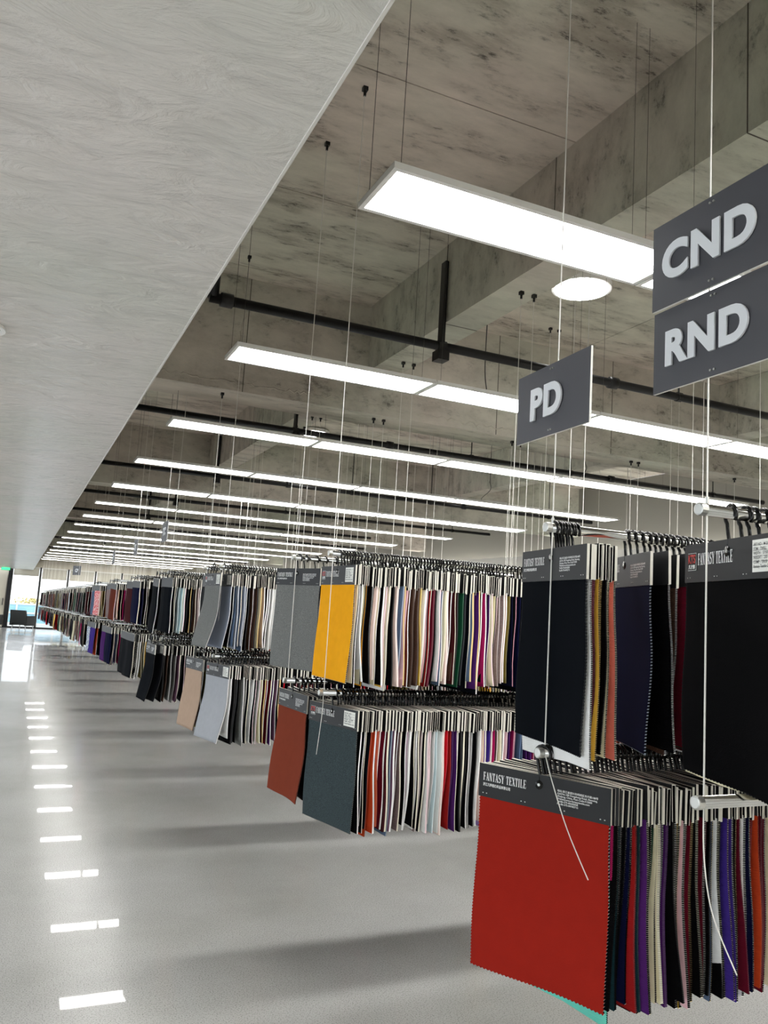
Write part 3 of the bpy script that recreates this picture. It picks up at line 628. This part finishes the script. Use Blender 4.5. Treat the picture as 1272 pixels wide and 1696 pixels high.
# rail 4
hero(1, 1, 'upper', 1.255, 18, 'grey', 'mid grey melange swatch with white lettering facing the aisle', face='A', edge='grey', kind='melange', amp=.003)
OCC[1, 1, 'upper'] = run(1, 1, 'upper', ['black', 'grey', 'cream', 'charcoal', 'burgundy'], 1.29, .045, 0, 17, 2, YR[1, 1], twist0=10)
hero(1, 1, 'lower', 1.275, 4, 'rust', 'rust brown swatch with white lettering facing the aisle', face='A', edge='rust', belly=.010, sway=(-.02, 0))
OCC[1, 1, 'lower'] = run(1, 1, 'lower', ['black', 'brown', 'chestnut', 'charcoal', 'black'], 1.31, .03, 0, 18, 2, YR[1, 1])
# rails 5 and 6
hero(2, 0, 'upper', 1.18, 4, 'grey', 'light grey melange swatch, first on the upper rod of the fifth rail', kind='melange', lvl=3, face='B', sway=(-.06, 0), edge='grey')
hero(2, 0, 'upper', 1.25, 6, 'bluegrey', 'blue-grey swatch just right of the light grey melange one', lvl=3, face='B', sway=(-.03, 0), edge='silver')
OCC[2, 0, 'upper'] = run(2, 0, 'upper', ['black', 'steel', 'bluegrey', 'steel', 'bluegrey', 'steel', 'black', 'brown', 'chestnut', 'brown', 'cream', 'tan', 'black', 'black', 'white', 'white', 'cream', 'scarlet', 'scarlet', 'black', 'charcoal'], 1.285, .021, 0, 19, 3, YR[2, 0])
hero(2, 0, 'lower', 1.265, 12, 'silver', 'pale silver grey swatch leaning out, first on the lower rod of the fifth rail', lvl=3, face='B', sway=(-.05, 0), edge='white')
OCC[2, 0, 'lower'] = run(2, 0, 'lower', ['white', 'black', 'charcoal', 'black', ('grey', 'melange'), ('grey', 'melange'), 'charcoal', 'silver', 'white', 'midnight', 'black', 'white', 'cream', 'maroon', 'magenta', 'burgundy', 'purple', 'mauve', ('charcoal', 'melange'), 'black'], 1.30, .021, 0, 20, 2, YR[2, 0], twist0=6)
OCC[2, 1, 'upper'] = run(2, 1, 'upper', ['charcoal', 'brown', ('taupe', 'melange'), 'brown', ('taupe', 'melange'), 'black'], 1.25, .03, 0, 21, 1, YR[2, 1])
hero(2, 1, 'lower', 1.21, 8, 'beige', 'dusty beige swatch leaning into the aisle on the sixth rail', lvl=3, face='A', sway=(-.03, 0), edge='brown')
OCC[2, 1, 'lower'] = run(2, 1, 'lower', ['brown', 'olive', 'blush', 'brown', 'brown', ('brown', 'striped'), 'brown'], 1.24, .022, 0, 22, 2, YR[2, 1])
# rails 7 and 8
OCC[3, 0, 'upper'] = run(3, 0, 'upper', ['midnight', 'midnight', 'black', 'ice', 'ice', 'white', 'charcoal', 'black', 'charcoal', 'brown', ('taupe', 'melange'), 'brown'], 1.225, .026, 0, 23, 1, YR[3, 0], twist0=6)
hero(3, 0, 'lower', 1.185, 11, 'charcoal', 'charcoal swatch with badge and label leaning out on the seventh rail', lvl=3, face='B', sway=(-.05, 0), edge='black')
hero(3, 0, 'lower', 1.13, 4, 'midnight', 'blue-black swatch beside the charcoal one on the seventh rail', lvl=3, face='A', sway=(-.05, 0), edge='black')
OCC[3, 0, 'lower'] = run(3, 0, 'lower', ['black', 'brown', ('grey', 'melange'), ('grey', 'melange'), 'mauve', 'black', 'charcoal', 'black'], 1.23, .03, 0, 24, 3, YR[3, 0])
OCC[3, 1, 'upper'] = run(3, 1, 'upper', ['midnight', 'black', 'black', ('gold', 'striped'), 'black'], 1.20, .03, 0, 25, 1, YR[3, 1])
OCC[3, 1, 'lower'] = run(3, 1, 'lower', [('silver', 'floral'), 'black', 'black', 'charcoal'], 1.20, .03, 0, 26, 1, YR[3, 1])
# rails 9 .. 14: the first few face the aisle
spec = {(4, 0): (['navy', 'navy', 'black', 'black'], ['charcoal', ('black', 'dotted'), 'white']), (4, 1): (['maroon', 'blush'], ['charcoal', 'black']),
        (5, 0): (['chestnut', 'blush'], ['navy', 'navy']), (5, 1): (['taupe', ('silver', 'floral')], ['purple', 'crimson']),
        (6, 0): ([('scarlet', 'floral'), 'blush'], ['violet', 'orange']), (6, 1): (['steel', 'mauve'], [('steel', 'floral'), 'brown'])}
for (k, t), (a, b_) in spec.items():
    y = YR[k, t]; OCC[k, t, 'upper'] = run(k, t, 'upper', a, Xr(y)+.0, .035, 0, 30+k*2+t, 1, y, twist0=7, tw=.6); OCC[k, t, 'lower'] = run(k, t, 'lower', b_, Xr(y)-.01, .035, 0, 60+k*2+t, 1, y, twist0=7, tw=.6)

# the remaining swatches: one object of stuff with a colour per swatch
rnd = random.Random(99); V = []; F = []; C = []
fam = [['black', 'midnight', 'charcoal', 'navy'], ['brown', 'taupe', 'tan', 'chestnut', 'olive'], ['white', 'cream', 'blush', 'black', 'silver'], ['grey', 'charcoal', 'silver', 'black'], ['burgundy', 'maroon', 'crimson', 'black', 'scarlet'], ['purple', 'mauve', 'navy', 'steel', 'magenta'], ['gold', 'cream', 'olive', 'chestnut', 'white'], ['teal', 'green', 'black', 'steel']]
core = lin((.84, .83, .78)); cardc = lin((.115, .117, .122)); blk = lin((.02, .02, .02))
def sbox(x0, x1, y0, y1, za, zb, c_side, c_face):
    n = len(V); V.extend([(x, y_, z) for z in (za, zb) for y_ in (y0, y1) for x in (x0, x1)])
    for q, f in enumerate([(0, 2, 3, 1), (4, 5, 7, 6), (0, 1, 5, 4), (2, 6, 7, 3), (0, 4, 6, 2), (1, 3, 7, 5)]): F.append(tuple(n+i for i in f)); C.append(c_face if q > 3 else c_side)
def srow(x, y, zr, col, ec, full=True):
    dx = rnd.gauss(0, .008); lean = rnd.gauss(0, .010)
    ct, st = math.cos(0), rnd.gauss(0, .05)
    hw = CW/2; za, zb = zr-DROP-HH, zr-DROP
    n = len(V)
    V.extend([(x+s*.0035+yy*st, y+yy, z) for z in (za, zb) for yy in (-hw, hw) for s in (-1, 1)])
    for q, f in enumerate([(0, 2, 3, 1), (4, 5, 7, 6), (0, 1, 5, 4), (2, 6, 7, 3), (0, 4, 6, 2), (1, 3, 7, 5)]): F.append(tuple(n+i for i in f)); C.append(cardc if q > 3 else core)
    n = len(V); hw -= .004; L4 = 4; hg = FH+rnd.gauss(0, .012); dy = rnd.gauss(0, .01)
    for j in range(L4+1):
        v = j/L4; xx = x+.006*math.sin(x*40+v*5)*min(1, v*2.5)+dx*v*v
        for yy, s in ((-hw, -1), (-hw, 1), (hw, 1), (hw, -1)): V.append((xx+s*.002+yy*st, y+yy+dy*v*v, za+.004-hg*v))
    for j in range(L4):
        a = n+j*4
        for q, (i0, i1) in enumerate(((0, 1), (1, 2), (2, 3), (3, 0))): F.append((a+i0, a+i1, a+4+i1, a+4+i0)); C.append(ec if q in (0, 2) else col)
    F.append((n+L4*4, n+L4*4+1, n+L4*4+2, n+L4*4+3)); C.append(ec)
    if full:
        pts = [(.006, -.06)]+[(.0215*math.cos(R(a)), -.004+.0215*math.sin(R(a))) for a in (-40, 20, 80, 140, 200)]; n = len(V)
        for yy, zz in pts: V.extend([(x-.004, y+yy, zr+zz), (x+.004, y+yy, zr+zz), (x, y+yy*1.22+.001, zr+zz*1.2)])
        for q in range(len(pts)-1):
            a = n+q*3
            for i0, i1 in ((0, 1), (1, 2), (2, 0)): F.append((a+i0, a+i1, a+3+i1, a+3+i0)); C.append(blk)
for (k, t, y) in RAILS:
    for tier in ('upper', 'lower'):
        xs0 = OCC.get((k, t, tier), Xr(y)+.03)
        if xs0 > 5: continue
        xe = Xr(y)+3.95
        x = xs0; zr = zup(y) if tier == 'upper' else zlow(k, y); fm = rnd.choice(fam); left = 0
        sp = .019 if k < 6 else .024
        while x < xe:
            if left <= 0: fm = rnd.choice(fam); left = rnd.randint(4, 14)
            left -= 1; cn = rnd.choice(fm); c = CL[cn]; v = rnd.uniform(.8, 1.2); c = lin(tuple(min(1, q*v) for q in c))
            ec = c if rnd.random() < .45 else lin(rnd.choice([(.85, .84, .8), (.8, .76, .68), (.75, .55, .6), (.1, .1, .1)]))
            mx_ = (x-Xr(y)) % 1.35
            if mx_ < 1.27 and mx_ > .02: srow(x, y, zr, c, ec, k < 5 and x < Xr(y)+2.7)
            x += sp*rnd.uniform(.65, 1.35)*(1 if k < 3 or x < Xr(y)+1.3 else 1.6 if k < 6 else 2.2)
me = bpy.data.meshes.new('packed_swatches'); me.from_pydata(V, [], F)
ca = me.color_attributes.new('swatch_colour', 'FLOAT_COLOR', 'CORNER'); arr = []
for f, c in zip(F, C): arr += [c[0], c[1], c[2], 1.0]*len(f)
ca.data.foreach_set('color', arr)
ms_ = mat('packed_cloth', (.5, .5, .5), .9, spec=.08); N, L, b = nodes(ms_); at = N.new('ShaderNodeAttribute'); at.attribute_name = 'swatch_colour'; L.new(at.outputs['Color'], b.inputs['Base Color']); me.materials.append(ms_)
o = obj('packed_swatches', me); tag(o, 'dense rows of hanging fabric swatches filling the rest of the rails', 'fabric swatch', kind='stuff')

# ------------------------------------------------------------------ hanging signs
def sign(txt, x, y, zc, wd, hg, twist, label, tsize, tx=0.0, tz=0.0, roll=0):
    e = empty('hanging_sign', (x, y, zc-hg/2), (roll, 0, twist)); tag(e, label, 'sign', 'grey hanging signs')
    obj('board', MB().box(-.003, .003, -wd/2, wd/2, 0, hg, side=[1, 1, 1, 1, 0, 0]).mesh('board', [M_sign, M_edge]), e)
    me_ = text_mesh(txt, tsize, ext=.02*tsize, off=.045*tsize, m=M_letter, align='CENTER', bevel=.003*tsize, space=1.12)
    xs = [v.co.x for v in me_.vertices]; ys = [v.co.y for v in me_.vertices]; cx, cy = (min(xs)+max(xs))/2, (min(ys)+max(ys))/2
    o = obj('lettering', me_, e); o.matrix_local = Matrix(((0, 0, -1, -.004-.02*tsize-.001), (-1.0, 0, 0, cx*1.0+tx), (0, 1.0, 0, hg/2-cy+tz), (0, 0, 0, 1)))
    for s in (.93, .07): obj('screw', MB().tube([(-.006, -.004, hg*s), (.006, -.004, hg*s)], .0025, 6).tube([(-.006, .006, hg*s), (.006, .006, hg*s)], .0025, 6).mesh('screw', M_cap), e)
    return e
sign('PD', 1.235, 1.732, .589+E0, .345, .195, R(-3), 'dark grey sign reading PD hanging above the second rail', .115, tx=.02)
sign('CND', 1.21, 1.162, .79+E0, .345, .195, R(-1), 'dark grey sign reading CND at the right edge, upper of two', .106, tx=.012)
sign('RND', 1.216, 1.162, .598+E0, .345, .182, R(-1.5), 'dark grey sign reading RND hanging directly below the CND sign', .100, tx=.02)
for n_, (x, y, z, tx_, lab) in enumerate([(Xr(8.11)+.016, 8.11, .655, 'TC', 'small dark sign far down the hall above the eighth rail'), (Xr(10.24)+.016, 10.24, .60, 'TR', 'small dark sign above the tenth rail'), (Xr(12.37)+.016, 12.37, .55, 'SP', 'narrow dark sign above the twelfth rail'), (Xr(18.76)+.016, 18.76, .49, 'CP', 'small dark sign hanging farthest down the hall')]):
    sign(tx_, x, y, z+E0, .34, .20, R([0, 0, 0, 25][n_]), lab, .10)
print('individual swatches', COUNT, 'stuff faces', len(F))
